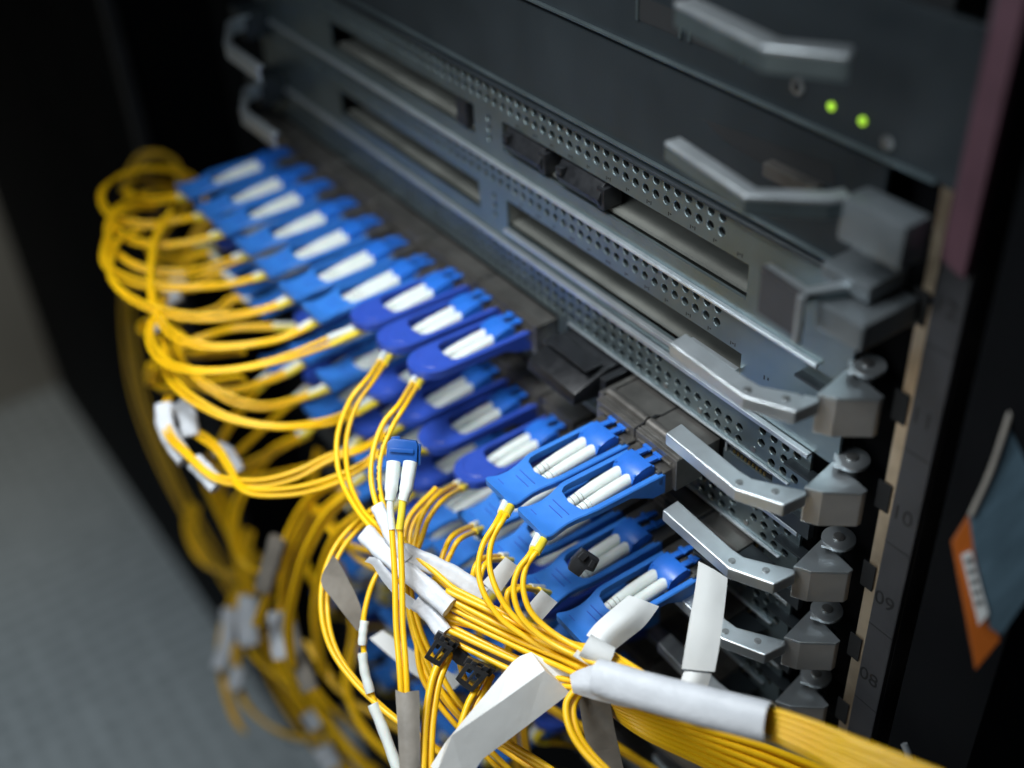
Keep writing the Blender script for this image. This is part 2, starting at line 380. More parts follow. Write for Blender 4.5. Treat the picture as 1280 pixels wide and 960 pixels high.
# left end wall of the pair's bay, rolled cable tube on the cage, black plug between groups
MB().box(-112, -104.5, 0, 1.5, -18, 0).build('bay_wall', 'steel', c0)
MB().box(-55, -52.3, -20, 1, -18, -2).build('bay_side', 'cage', c0)
MB().tube([V((-51.6, -16.2, -2.2)), V((-25.9, -16.2, -2.2))], 2.6, 16, flat=.9).build('spring_bar', 'cage', c0, smooth=True)
MB().tube([V((-24.8, -16.2, -2.2)), V((1.4, -16.2, -2.2))], 2.6, 16, flat=.9).build('spring_bar', 'cage', c0, smooth=True)
def jag(k):
    zz = -2-PITCH*k+.15
    return MB().tube([V((-25.3, 0, zz)), V((-24.8, -9, zz)), V((-26.2, -12, zz+.6)), V((-25.4, -16, zz+.7)), V((-25.3, -24, zz))], .42, 6)
jag(0).build('cage_joint', 'ink', c0)
pg = thing('blanking_plug', 'black plastic blanking plug with a sloping top, in the gap between blue tab groups', 'plug', (-80, -10, -18))
MB().prism([V((-101, 6, -2)), V((-101, -6, -1)), V((-101, -26, -7)), V((-101, -27, -13)), V((-101, 0, -17))], (36, 0, 0)).build('plug_body', 'black', pg, smooth=True, bevel=1)
MB().box(-99, -67, -18, -8, 0.2, 1.0).box(-62, -58, -14, 2, -17, -1).build('grip', 'black', pg, bevel=.4)

# ------------------------------------------------------------------ rack rail with unit numbers
rl = thing('rack_rail', 'dark upright rack rail with printed unit numbers, right of the levers', 'rack rail', (96, 0, -400))
MB().box(88.2, 100, 0, 3, -420, 330).box(98, 100, 3, 60, -420, 330).build('rail_face', 'rail', rl, bevel=.6)
st = MB().box(82.6, 88.2, 1.4, 3.5, -420, 108)
st.box(82.9, 87.2, 1.2, 4, 112, 150)
st.build('zinc_edge_strip', 'strip', rl, bevel=.3)
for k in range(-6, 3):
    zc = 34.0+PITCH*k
    MB().box(80.5, 86.4, .7, 1.25, zc-16, zc-3).build('block_shadow_patch', 'void', rl, bevel=.2)  # flat dark box that paints the lever block's shadow on the strip
for k in range(-3, 5):
    MB().box(88.4, 99.8, -.08, 0, -37.5+44.45*k-.25, -37.5+44.45*k+.25).build('unit_line', 'ink', rl)
cf = thing('chassis_frame', 'dark upright frame plate behind the lever hinges, left of the zinc strip', 'frame', (66, 10, -250))
MB().box(48, 82.4, 13, 18, -330, 150).build('frame_plate', 'cabinet', cf)
def text(s, x, y, z, size, root, name, m='ink'):
    cu = bpy.data.curves.new(name, 'FONT'); cu.body = s; cu.size = size; cu.extrude = .00004; cu.align_x = 'CENTER'; cu.align_y = 'CENTER'
    t = bpy.data.objects.new(name, cu); COL.objects.link(t); bpy.context.view_layer.update()
    me = bpy.data.meshes.new_from_object(t); COL.objects.unlink(t); bpy.data.objects.remove(t)
    o = bpy.data.objects.new(name, me); COL.objects.link(o); o.rotation_euler = (math.pi/2, 0, 0)
    o.location = (V((x, y, z))-V(root['o_']))*MM; o.parent = root; me.materials.clear(); me.materials.append(M[m]); return o
for k, s in enumerate(['12', '11', '10', '09', '08', '07', '06']):
    text(s, 93.2, -.1, 111.5-44.45*k, .0095, rl, 'unit_number')
pk = thing('vertical_cable_guide', 'upper cable guide with a painted pinkish reflection, right of the green lights', 'cable guide', (100, -10, 120))
MB().prism([V((92, -6, 131)), V((101, -6, 128)), V((103, -6, 330)), V((95, -6, 330))], (0, 5, 0)).build('guide_strip', mat('painted_pink_reflection', (.09, .04, .055), .6, 0, .2, 40), pk, bevel=.4)  # pink base colour stands in for the reflection at the rail's upper part

# ------------------------------------------------------------------ transceivers and cords
def outline_tab(kind):
    """plan outlines in local x,y (y negative = out of the chassis, 0 = rear end of rails)"""
    W = 11.2
    if kind == 'light':
        out = [(W, 0), (W, -36), (10.4, -41), (9.0, -46), (8.8, -50), (9.4, -54), (10.6, -58), (10.2, -59.8), (8.8, -60.4)]
    else:
        out = [(W, 0), (W, -50)]
        for i in range(1, 9):
            a = i/8*math.pi/2; out.append((W*math.cos(a), -50-12.5*math.sin(a)))
    r = out; l = [(-x, y) for x, y in reversed(out)]
    if kind != 'light': l = l[1:]
    return r+l
def zprof(kind, y):
    if kind == 'light':
        t = min(max((-y-38)/22, 0), 1); return -1.9*math.sin(t*math.pi*.62)*1.0 + (1.1*max(0, (t-.8)/.2))
    return 0
def make_tab(kind, root, m):
    mb = MB(); th = 3.0 if kind == 'light' else 4.4; rw = 2.6
    yo = -41.5 if kind == 'light' else -44                      # opening's outer end
    W = 11.2
    half = []                                                    # stations along y: outer x
    ys = [0, -6, -12, -18, -24, -30, -35, -38, -40, -41.5, -43, -45, -47, -49, -51, -53, -55, -57, -58.5, -59.7, -60.4] if kind == 'light' else \
         [0, -8, -16, -24, -32, -38, -41, -43, -44, -46, -48, -50, -52, -54, -56, -58, -59.6, -60.9, -61.8, -62.3]
    def xo(y):
        if kind == 'light':
            tb = [(0, W), (-35, W), (-39, 10.7), (-44, 9.3), (-49, 8.8), (-54, 9.4), (-57.5, 10.5), (-59, 10.6), (-59.9, 10.0), (-60.4, 8.8)]
            for (a, p), (b, q) in zip(tb[:-1], tb[1:]):
                if b <= y <= a: return p+(q-p)*(a-y)/(a-b)
            return tb[-1][1]
        if y > -49: return W
        return W*math.sqrt(max(0, 1-((-y-49)/13.4)**2))
    def xi(y):                                                   # inner x of the opening (0 = closed)
        e = -yo; t = e+y                                          # distance before the end
        if t <= 0: return 0
        rr = 5.5; w = W-rw
        return w if t > rr else (w-rr)+math.sqrt(max(0, rr*rr-(rr-t)**2))
    def hh(y):                                                   # side height
        if kind == 'light': return 10.5 if y > -9 else (10.5-(10.5-th-1)*min(1, (-y-9)/6) if y > -15 else max(th, th+1-(-y-15)*.03))
        return 11 if y > -6 else (11-(11-th-1.2)*min(1, (-y-6)/6) if y > -12 else th+1.2-(-y-12)*.015)
    pv = None
    for sgn in (1, -1):
        rows = []
        for y in ys:
            a, b = xi(y)*sgn, xo(y)*sgn; z = zprof(kind, y); h = hh(y)
            e = .5*sgn
            if xi(y) == 0: rows.append([(0, y, z), (b-e, y, z), (b, y, z-.5), (b, y, z-h+.3), (b-e, y, z-h), (0, y, z-h)])
            else: rows.append([(a, y, z-.1), (b-e, y, z), (b, y, z-.5), (b, y, z-h+.3), (b-e, y, z-h), (a, y, z-h)])
        n = len(mb.v)
        for r in rows: mb.v += [V(p) for p in r]
        for i in range(len(rows)-1):
            for j in range(6):
                k2 = (j+1) % 6
                if xi(ys[i]) == 0 and j == 5: continue
                mb.f.append((n+i*6+j, n+(i+1)*6+j, n+(i+1)*6+k2, n+i*6+k2))
        mb.f.append(tuple(n+j for j in range(6))); mb.f.append(tuple(n+(len(rows)-1)*6+j for j in range(5, -1, -1)))
    o = mb.build('pull_tab', m, root, org=(0, 0, 0), smooth=True)
    g = MB()
    if kind == 'light':
        for (x0, x1, y) in ((-5.5, 5.5, -45.5), (-4, 5, -48.5), (-7, -3, -55.5)):
            zt = zprof(kind, y); g.box(x0, x1, y-.16, y+.16, zt-.3, zt+.22)
    else:
        pts = [V((8*math.cos(a), -50-7.5*math.sin(a), .05)) for a in [math.pi*(.12+.76*i/10) for i in range(11)]]
        g.tube(pts, .4, 6)
    g.build('ridge_and_groove_shade', 'dblue' if kind == 'light' else m, o, org=(0, 0, 0))  # dark blue lines on light tabs paint groove shadows; dark tabs carry plain ridges
    return o
def make_transceiver(kind):
    r = bpy.data.objects.new('optical_transceiver', None); COL.objects.link(r); r['category'] = 'transceiver'; r['group'] = 'pull-tab transceivers plugged into the line cards'
    m = 'blue' if kind == 'light' else 'dblue'
    make_tab(kind, r, m)
    b = MB().box(-11.0, 11.0, -1, 16, -11.5, .8).box(-8.4, 8.4, -9, -1, -11, -1.6)
    for x in (-10.5, -5.5, 2.5, 8): b.box(x, x+2, -3.0, -1, -.6, 1.3)
    b.box(8.6, 11.2, -3.4, -1.2, -5, -1.5)
    b.build('module_body', 'cage', r, org=(0, 0, 0), bevel=.25, seg=1)
    return r
def make_connector():
    """duplex plug: clip with latch arms, two tapered boots, sleeves; local frame as the transceiver"""
    r = bpy.data.objects.new('patch_cord', None); COL.objects.link(r); r['category'] = 'patch cord'; r['group'] = 'yellow duplex patch cords'
    c = MB()
    prof = [(-14.2, -1.2), (-13.4, .9), (-11.5, 2.4), (-9, 3.4), (-6, 3.8), (-3.5, 3.7)]
    up = [V((-6.6, y, z)) for y, z in prof]; dn = [V((-6.6, y+.5, z-1.7)) for y, z in reversed(prof)]
    c.prism(up+dn, (13.2, 0, 0))
    c.box(-6.6, -5.4, -13, -2, -8, 2.2).box(5.4, 6.6, -13, -2, -8, 2.2).box(-5.4, 5.4, -11, 2, -7.5, -1.5)
    for x in (-4.6, 1.9):
        c.prism([V((x, -4, 3.9)), V((x, 6, 3.0)), V((x, 9, 2.2)), V((x, 9, 1.2)), V((x, -4, 2.0))], (2.7, 0, 0))
        c.box(x-1.0, x+3.7, 1.4, 3.2, 2.6, 4.0)
    c.build('plug_clip', 'cblue', r, org=(0, 0, 0), smooth=True, bevel=.3)
    for s in (-1, 1):
        pts = [V((3.12*s, -12.5, -1.6)), V((3.12*s, -20, -2.2)), V((3.05*s, -30, -3.2)), V((2.9*s, -38, -4.3)), V((2.7*s, -46, -5.6))]
        MB().tube(crm(pts, 3), [2.85]*4+[2.8]*2+[2.6]*2+[2.4, 2.3, 2.2, 2.15, 2.1], 16).build('boot', 'boot', r, org=(0, 0, 0), smooth=True)
        rg = MB()
        for yy, zz in ((-33.5, -3.7), (-35.5, -4.0), (-38, -4.3)):
            rg.tube([V((2.95*s, yy, zz)), V((2.95*s, yy-.28, zz-.05))], 2.60 if yy > -36 else 2.50, 14)
        rg.build('boot_ring', 'greytape', r, org=(0, 0, 0), smooth=True)
    return r
PT = {k: make_transceiver(k) for k in ('light', 'dark')}
PC = make_connector()
def copy_tree(o, parent=None):
    c = o.copy(); COL.objects.link(c)
    if parent is not None: c.parent = parent
    for ch in list(o.children): copy_tree(ch, c)
    return c
def setlab(o, s): o['label'] = s
rowname = ['top row', 'second row', 'third row', 'fourth row', 'fifth row', 'sixth row', 'seventh row', 'lowest row']
YR = {'light': -27.5, 'dark': -12.5}
ROWZ = [-8.5-PITCH*k for k in range(8)]
# columns (left edge x at the tab plane, kind)
rows = []
base = [(-383, 'light'), (-353, 'light'), (-328.5, 'light'), (-299, 'light'), (-272, 'light'), (-243, 'light'), (-217, 'light')]
rows.append(base + [(-192.5, 'dark'), (-166, 'dark'), (-139.5, 'dark'), (-47, 'light'), (-23.3, 'light')])
rows.append([(-383, 'dark'), (-353, 'light'), (-326, 'light'), (-299, 'light'), (-272, 'dark'), (-243, 'light'), (-213, 'light'), (-188, 'dark'), (-162.5, 'dark'), (-136.5, 'dark'), (-105, 'dark'), (-76, 'light'), (-50.5, 'light'), (-24.6, 'light'), (1.5, 'light')])
rows.append([(-299, 'light'), (-272, 'dark'), (-243, 'light'), (-214, 'dark'), (-186, 'light'), (-158, 'dark'), (-130, 'light'), (-102, 'light'), (-74, 'dark'), (-50, 'dark'), (-24, 'light')])
rows.append([(-214, 'light'), (-186, 'dark'), (-158, 'light'), (-130, 'light'), (-102, 'dark'), (-74, 'light'), (-48, 'dark')])
rows.append([(-214, 'light'), (-186, 'light'), (-158, 'light'), (-130, 'dark'), (-102, 'light'), (-74, 'light'), (-48, 'dark')])
rows.append([(-242, 'light'), (-214, 'dark'), (-186, 'light'), (-158, 'light'), (-130, 'light'), (-102, 'dark'), (-74, 'light')])
rows.append([(-270, 'light'), (-242, 'light'), (-214, 'dark'), (-186, 'light'), (-158, 'light'), (-130, 'light'), (-102, 'dark')])
rows.append([(-298, 'light'), (-270, 'dark'), (-242, 'light'), (-214, 'light'), (-186, 'dark'), (-158, 'light'), (-130, 'light')])
CORD = {}
used = set()
for ri, row in enumerate(rows):
    for ci, (xl, kind) in enumerate(row):
        z = ROWZ[ri]; zz_ = 2.0 if (ri == 0 and kind == 'dark') else 0; z += zz_; loc = V((xl+11.2, YR[kind]+(random.uniform(-.8, .8) if not (ri == 0 and ci > 9) else 0), z))
        if kind in used: t = copy_tree(PT[kind])
        else: t = PT[kind]; used.add(kind)
        t.location = loc*MM; t.rotation_euler = (math.radians(random.uniform(-.6, .6)), 0, math.radians(random.uniform(-.7, .7)))
        tone = 'light blue' if kind == 'light' else 'royal blue round-ended'
        place = '%s from the left in the %s' % (ORD[ci], rowname[ri])
        if ri == 0 and ci == 10: place = 'left one of the sharp pair beside the black plug'
        if ri == 0 and ci == 11: place = 'right one of the sharp pair beside the black plug'
        t['label'] = '%s pull tab module, %s' % (tone, place)
        dz = 0 if kind == 'light' else -.3; dy = (3.5 if ri == 0 and ci < 7 else 0) if kind == 'light' else -5
        c = copy_tree(PC) if 'c' in used else PC; used.add('c')
        cl = loc+V((0, dy, dz)); c.location = cl*MM
        c['label'] = 'yellow cord plugged into the tab %s' % place
        CORD[(ri, ci)] = (c, cl)

RC = 1.2
def strands(root, org, A, B, sleeve=True, r=RC, lead=None, k=8, parts=True):
    """two jackets: A and B lists of world points, the first near the boots"""
    for i, P in enumerate((A, B)):
        pts = crm(P, k)
        MB().tube(pts, r, 10).build('jacket', 'yellow', root, org=org, smooth=True)
        if sleeve:
            # sleeve over the first few mm after the tab front
            d = 0; q = []; s0, s1 = sleeve
            for a, b in zip(pts[:-1], pts[1:]):
                if s0 <= d <= s1: q.append(a)
                d += (b-a).length
            if len(q) > 1: MB().tube(q, 1.75, 12).build('sleeve', 'boot' if i == 0 else 'ysleeve', root, org=org, smooth=True)
def cord_from(key, route, d0=None, d1=None, sep=2.7, sepdir=None, conv=.35, route2=None, sleeve=(1, 27)):
    c, o = CORD[key]
    ex = o+V((0, -62, -8.0))
    st = [[o+V((2.7*s, -45, -5.4)), o+V((2.2*s, -52, -6.6))] for s in (-1, 1)]
    de = depth(ex); n = len(route)
    def conv_(rt):
        out = []
        for i, p in enumerate(rt):
            t = (i+1)/len(rt)
            d = p[2] if len(p) > 2 else de + ((d1 if d1 else de)-de)*t
            out.append(D(p[0], p[1], d))
        return out
    R = conv_(route)
    if route2: R2 = conv_(route2)
    else:
        R2 = []; m = len(R); ph = random.uniform(0, 6)
        for i, p in enumerate(R):
            t = (R[min(i+1, m-1)]-R[max(i-1, 0)]).normalized(); nn = t.cross(CF).normalized()
            a = sep*(.9+.35*math.sin(ph+i*1.1)); R2.append(p+nn*a*(-1 if nn.dot(CD) < 0 else 1)*1.0+CF*1.2*math.sin(ph+i))
    strands(c, o, st[0]+R, st[1]+R2, sleeve)
Q2 = lambda L, d=None: [(120+p[0]/4, 180+p[1]/4) + tuple(p[2:]) for p in L]
Q3 = lambda L: [(160+p[0]/4, 380+p[1]/4) + tuple(p[2:]) for p in L]
# top row, far group
cord_from((0, 0), Q2([(300, 268, 735), (200, 258, 742), (152, 222, 750), (175, 190, 762), (280, 178, 780), (400, 215, 800), (430, 300, 820), (330, 420, 830), (300, 560, 830), (330, 760, 820), (420, 900, 800)]))
cord_from((0, 1), Q2([(420, 372, 712), (270, 392, 705), (120, 368, 705), (45, 300, 712), (45, 225, 725), (130, 150, 745), (280, 116, 765), (430, 132, 785), (520, 200, 800), (540, 330, 805), (470, 480, 805), (400, 620, 800)]))
cord_from((0, 2), Q2([(480, 482, 690), (300, 496, 685), (160, 458, 688), (92, 390, 695), (110, 325, 710), (190, 260, 735), (320, 230, 770), (430, 270, 800)]))
cord_from((0, 3), Q2([(600, 596, 678), (400, 632, 670), (230, 608, 668), (115, 545, 672), (72, 470, 680), (85, 380, 695), (160, 310, 715), (300, 300, 745)]))
cord_from((0, 4), Q2([(700, 688, 655), (500, 704, 648), (290, 694, 645), (135, 650, 648), (52, 590, 655), (48, 520, 668), (90, 430, 690), (180, 370, 720)]))
cord_from((0, 5), Q2([(850, 815, 632), (620, 850, 626), (400, 838, 624), (210, 778, 628), (105, 700, 636), (78, 620, 650), (110, 500, 675), (200, 430, 700)]))
cord_from((0, 6), Q3([(800, 150, 615), (620, 194, 610), (420, 203, 608), (265, 160, 610), (180, 85, 618), (132, -20, 632), (120, -150, 650), (140, -310, 675), (200, -430, 700)]))
cord_from((0, 7), Q3([(1000, 172, 598), (800, 252, 592), (600, 308, 590), (400, 328, 590), (235, 300, 594), (148, 232, 602), (118, 150, 615), (140, 60, 632), (200, -40, 660)]))
# royal blue pair that swings down in the foreground
cord_from((0, 8), [(462, 470, 548), (438, 500, 540), (422, 545, 530), (424, 592, 520), (444, 634, 508), (472, 668, 498), (520, 712, 488), (566, 752, 480), (620, 785, 474), (700, 820, 462), (745, 842, 448)],
          route2=[(468, 474, 550), (446, 506, 543), (433, 550, 534), (436, 598, 522), (452, 636, 510), (478, 664, 500), (522, 716, 490), (566, 757, 482), (620, 790, 476), (700, 826, 464), (745, 850, 450)])
cord_from((0, 9), [(500, 504, 524), (480, 528, 518), (467, 562, 512), (464, 600, 506), (474, 640, 498), (492, 672, 492), (540, 712, 486), (580, 745, 480), (640, 778, 474), (710, 812, 462), (750, 834, 448)],
          route2=[(506, 508, 525), (490, 534, 520), (477, 566, 514), (474, 602, 508), (481, 636, 500), (498, 668, 494), (542, 717, 488), (580, 750, 482), (640, 784, 476), (710, 818, 464), (750, 842, 450)])
# front pair
cord_from((0, 10), [(622, 650, 478), (604, 680, 474), (598, 712, 471), (606, 744, 468), (628, 775, 466), (660, 798, 463), (700, 822, 458), (745, 846, 446)],
          route2=[(630, 648, 478), (615, 676, 475), (612, 708, 472), (622, 740, 469), (640, 768, 467), (668, 792, 464), (706, 815, 459), (748, 838, 447)], sleeve=(1, 28))
cord_from((0, 11), [(664, 690, 466), (648, 712, 463), (642, 738, 461), (650, 768, 459), (672, 792, 457), (704, 812, 453), (750, 832, 444)],
          route2=[(672, 688, 466), (658, 708, 464), (654, 734, 462), (662, 762, 460), (682, 784, 458), (712, 804, 454), (754, 824, 445)], sleeve=(1, 28))
# second row, far group
for ci, rt in ((1, [(560, 540, 735), (420, 580, 740), (300, 560, 750), (250, 470, 765)]), (2, [(620, 640, 715), (480, 700, 715), (360, 690, 720), (290, 620, 735), (310, 520, 755)]),
               (3, [(700, 760, 700), (600, 820, 695), (480, 850, 695), (380, 830, 700), (320, 760, 715)]), (0, [(500, 500, 750), (400, 540, 760), (330, 520, 775)])):
    cord_from((1, ci), Q2(rt), d1=700)
cord_from((1, 4), Q3([(560, 110, 680), (400, 150, 672), (260, 200, 668), (180, 260, 668), (120, 300, 672), (90, 340, 680), (110, 390, 690), (170, 400, 700)]))
cord_from((1, 5), Q3([(760, 345, 650), (600, 408, 642), (480, 428, 638), (360, 400, 638), (260, 330, 642), (200, 250, 650), (170, 160, 665)]))
cord_from((1, 6), Q3([(900, 448, 630), (700, 498, 622), (540, 470, 620), (410, 402, 620), (330, 340, 624), (270, 270, 634), (240, 160, 650)]))
cord_from((1, 7), Q3([(1060, 555, 600), (880, 598, 592), (700, 602, 588), (500, 556, 588), (330, 462, 592), (235, 375, 600), (195, 290, 612), (190, 180, 630)]))
cord_from((1, 8), Q3([(1180, 710, 580), (1010, 755, 575), (830, 840, 570), (650, 882, 570), (470, 868, 574), (390, 830, 578), (300, 740, 585), (220, 650, 595), (190, 540, 610), (220, 460, 625)]))
cord_from((1, 9), Q3([(1280, 730, 560), (1180, 790, 556), (1040, 860, 554), (850, 915, 556), (650, 930, 560), (560, 900, 566), (520, 820, 580), (440, 700, 600), (330, 620, 615)]))
# second row, near group
cord_from((1, 10), [(548, 618, 520), (528, 644, 514), (518, 680, 508), (512, 720, 502), (520, 770, 498), (540, 820, 494), (575, 880, 490), (640, 935, 484), (700, 975, 476)])
cord_from((1, 11), [(568, 668, 508), (555, 690, 504), (545, 720, 500), (520, 770, 500), (530, 830, 498), (552, 870, 495), (600, 925, 490), (650, 975, 486)])
cord_from((1, 12), [(600, 700, 492), (590, 735, 488), (598, 770, 484), (640, 800, 478), (700, 828, 468), (748, 856, 450)])
cord_from((1, 13), [(640, 735, 480), (636, 762, 476), (660, 792, 472), (700, 815, 466), (752, 845, 449)])
# the other rows: droop out and down, to the left trunk or the right bundle
WAY = {'far': [(262, 590, 800), (296, 680, 830), (318, 770, 860), (350, 860, 880), (400, 935, 880), (460, 1010, 880)],
       'mid': [(392, 640, 670), (355, 715, 710), (352, 800, 740), (395, 885, 760), (450, 955, 760), (520, 1020, 760)],
       'near': [(352, 730, 730), (346, 800, 730), (368, 880, 730), (430, 1010, 730)]}
def droop(key, way):
    c, o = CORD[key]
    st = [[o+V((2.7*s, -45, -5.4)), o+V((2.2*s, -52, -6.6))] for s in (-1, 1)]
    g = lambda: (random.uniform(-11, 11), random.uniform(-8, 8), random.uniform(-14, 14))
    a, b, d = g(); m1 = o+V((-3, -72, -16)); R = [D(x+a+random.uniform(-3, 3), y+b, dd+d) for x, y, dd in WAY[way]]
    m2 = m1.lerp(R[0], .5)+V((0, -8, -4)); sh = V((1.8, .8, -1.4))
    P = [m1, m2]+R; strands(c, o, st[0]+P, st[1]+[p+sh*(1+.4*math.sin(i*1.3+a)) for i, p in enumerate(P)], (1, 27), k=7)
for ri in (2, 3, 4, 5, 6, 7):
    for ci in range(len(rows[ri])):
        x = rows[ri][ci][0]
        if ri == 2 and x < -200: droop((ri, ci), 'far')
        elif ri > 2:
            c, o = CORD[(ri, ci)]; st = [[o+V((2.7*s, -45, -5.4)), o+V((2.2*s, -52, -6.6))] for s in (-1, 1)]
            a = o+V((-2, -58, -16)); b = o+V((2, -40, -30)); e = o+V((4, -14, -60)); sh = V((2.2, 1, 0))
            strands(c, o, st[0]+[a, b, e], st[1]+[a+sh, b+sh, e+sh], (1, 27), k=7)
        elif ri == 2 and x < -90: droop((ri, ci), 'mid')
        elif ri == 3 and x < -200: droop((ri, ci), 'near')
        else:
            c, o = CORD[(ri, ci)]; st = [[o+V((2.7*s, -45, -5.4)), o+V((2.2*s, -52, -6.6))] for s in (-1, 1)]
            a = o+V((-3, -66, -18)); b = o+V((-5, -68, -60)); e = o+V((random.uniform(-12, 4), -60, -200)); sh = V((2.2, 1, 0))
            strands(c, o, st[0]+[a, b, e], st[1]+[a+sh, b+sh, e+sh], (1, 27), k=7)

# ---- free cords and bundles whose plug is out of sight
def loose(name, label, routes, m='yellow', r=RC, cat='cable', group=None, n=10, k=8):
    P0 = D(*routes[0][0]); t = thing(name, label, cat, P0, group)
    for rt in routes:
        MB().tube(crm([D(*p) for p in rt], k), r, n).build('jacket', m, t, smooth=True)
    return t
def band(root, rt, r, m='tape', flat=.75, n=16, name='tape_wrap', up=None):
    pts = crm([D(*p) for p in rt], 5); q = len(pts)
    rr = [r*(1+.05*math.sin(i*1.7)) for i in range(q)]
    return MB().tube(pts, rr, 24, flat=flat, up=tuple(-CF) if up is None else up, caps=True, lobe=.3 if m != 'boot' else 0).build(name, m, root, smooth=True)
def cshift(rt, dx, dy, dd=0): return [(p[0]+dx, p[1]+dy, p[2]+dd) for p in rt]

pr_c, pr_o = CORD[(0, 9)]
pth = crm([D(*p) for p in [(500, 508, 525.5), (487, 534, 520), (474.5, 566, 514), (471.5, 602, 508), (478, 634, 500)]], 24); pm = MB()
for i, p in enumerate(pth[8:84]):
    if i % 9 < 7 and random.random() < .8:
        t = (pth[i+9]-pth[i+7]).normalized(); pm.tube([p-CF*1.0-t*.3, p-CF*1.0+t*.22], .26+.12*(i % 2), 6)
pm.build('jacket_print', 'ink', pr_c, org=pr_o)

# hanging spare duplex cord with blue plug
hp = thing('patch_cord', 'yellow duplex patch cord hanging unplugged, its blue plug and white boots pointing up', 'patch cord', D(500, 575, 486), 'yellow duplex patch cords')
def sol(quad, d, th, mb):                          # slab facing the camera from a pixel polygon
    mb.prism([D(x, y, d) for x, y in quad], CF*th); return mb
h = MB(); sol([(484, 553), (489, 548), (520, 551), (522, 556), (521, 580), (514, 584), (488, 583), (482, 578)], 484, 5, h)
h.build('plug_clip', 'deepblue', hp, smooth=True, bevel=.5)
h = MB(); sol([(487, 560), (517, 562), (517, 567), (487, 565)], 483, 1, h); sol([(518, 553), (526, 556), (525, 582), (519, 580)], 485.5, 3.4, h); sol([(489, 546), (500, 545), (500, 550), (489, 550)], 485, 3, h)
h.build('latch', 'deepblue', hp, smooth=True, bevel=.25)
for (a, b, c_, d_, e, f) in ((492, 578, 489, 612, 487.5, 626), (513, 578, 507.5, 612, 503.5, 626)):
    MB().tube(crm([D(a, b, 484), D((a+c_)/2, (b+d_)/2, 482), D(c_, d_, 480), D(e, f, 479)], 3), [2.9]*4+[2.75]*3+[2.3, 2.2, 2.1], 16).build('boot', 'boot', hp, smooth=True)
s1 = [(488, 620, 479), (488, 640, 478), (490, 662, 477)]; s2 = [(504, 622, 479), (502, 642, 478), (499.5, 662, 477)]
MB().tube(crm([D(*p) for p in s1], 4), 1.5, 12).build('sleeve', 'boot', hp, smooth=True)
MB().tube(crm([D(*p) for p in s2], 4), 1.6, 12).build('sleeve', 'ysleeve', hp, smooth=True)
MB().tube(crm([D(*p) for p in [(489, 650, 478), (491, 680, 476), (493.5, 720, 473), (495, 780, 468), (499, 830, 463), (502, 880, 459), (505, 970, 452)]], 8), 1.22, 12).build('jacket', 'yellow', hp, smooth=True)
MB().tube(crm([D(*p) for p in [(500.5, 650, 478), (501, 680, 476.5), (502.5, 720, 473.5), (503.5, 780, 468.5), (507, 830, 463.5), (509, 880, 459.5), (511, 970, 452)]], 8), 1.22, 12).build('jacket', 'yellow', hp, smooth=True)
gl = sheet([[(494, 862, 458), (504, 866, 456.5), (514, 864, 456.5), (524, 863, 458)], [(497, 910, 454), (507, 914, 452.5), (517, 912, 452.5), (525, 908, 454)], [(500, 970, 450), (510, 972, 448.5), (520, 972, 448.5), (526, 970, 450)]])
tag(gl.build('cable_label', 'greytape', None, org=D(510, 870, 456), smooth=True, solid=.3), 'grey label wrapped round the hanging spare cord at the bottom edge', 'label', 'labels stuck on the cords')

# white tape wraps where the swinging cords join the bundle
bw = thing('cable_bundle', 'thick yellow cord bundle running to the lower right through a white sleeve', 'cable bundle', D(700, 810, 462))
starts = [(572, 738, 481), (568, 757, 483), (564, 776, 484), (566, 742, 479), (566, 751, 480), (568, 762, 481), (567, 771, 482), (557, 786, 480), (554, 796, 481), (571, 747, 482), (569, 754, 483), (560, 781, 484)]
ends = [(753, 822, 451), (751, 838, 452), (757, 814, 455), (752, 826, 449), (750, 834, 447), (748, 842, 446), (745, 850, 446), (700, 848, 458), (690, 856, 460), (756, 818, 452), (754, 838, 455), (735, 862, 458)]
for i, (a, b) in enumerate(zip(starts, ends)):
    m1 = (a[0]+(b[0]-a[0])*.35, a[1]+(b[1]-a[1])*.35+2+random.uniform(-2, 2), a[2]+(b[2]-a[2])*.3)
    m2 = (a[0]+(b[0]-a[0])*.7, a[1]+(b[1]-a[1])*.7+2+random.uniform(-2, 2), a[2]+(b[2]-a[2])*.65)
    back = (a[0]-(5 if a[0] < 590 else 2), a[1]-(4 if a[0] < 590 else 1.5), a[2]+(1.5 if a[0] < 590 else 2))
    j = i % 5; row = i//5
    rest = [(850, 862+j*3, 428+row*3), (965, 888+j*7+row*3, 402+row*3), (1050, 917+j*10+row*4, 388), (1180, 972+j*13, 368)]
    MB().tube(crm([D(*p) for p in [back, a, m1, m2, b]+rest], 8), RC, 10).build('jacket', 'yellow', bw, smooth=True)
for i in range(9):
    j = i; rest = [(744, 828+j*2.6, 450+(i % 2)*3), (850, 858+j*3, 429+(i % 2)*3), (966, 888+j*4.3, 403+(i % 2)*4), (1052, 918+j*6, 389), (1180, 968+j*8.5, 366)]
    MB().tube(crm([D(*p) for p in rest], 8), 1.3, 10).build('jacket', 'yellow', bw, smooth=True)
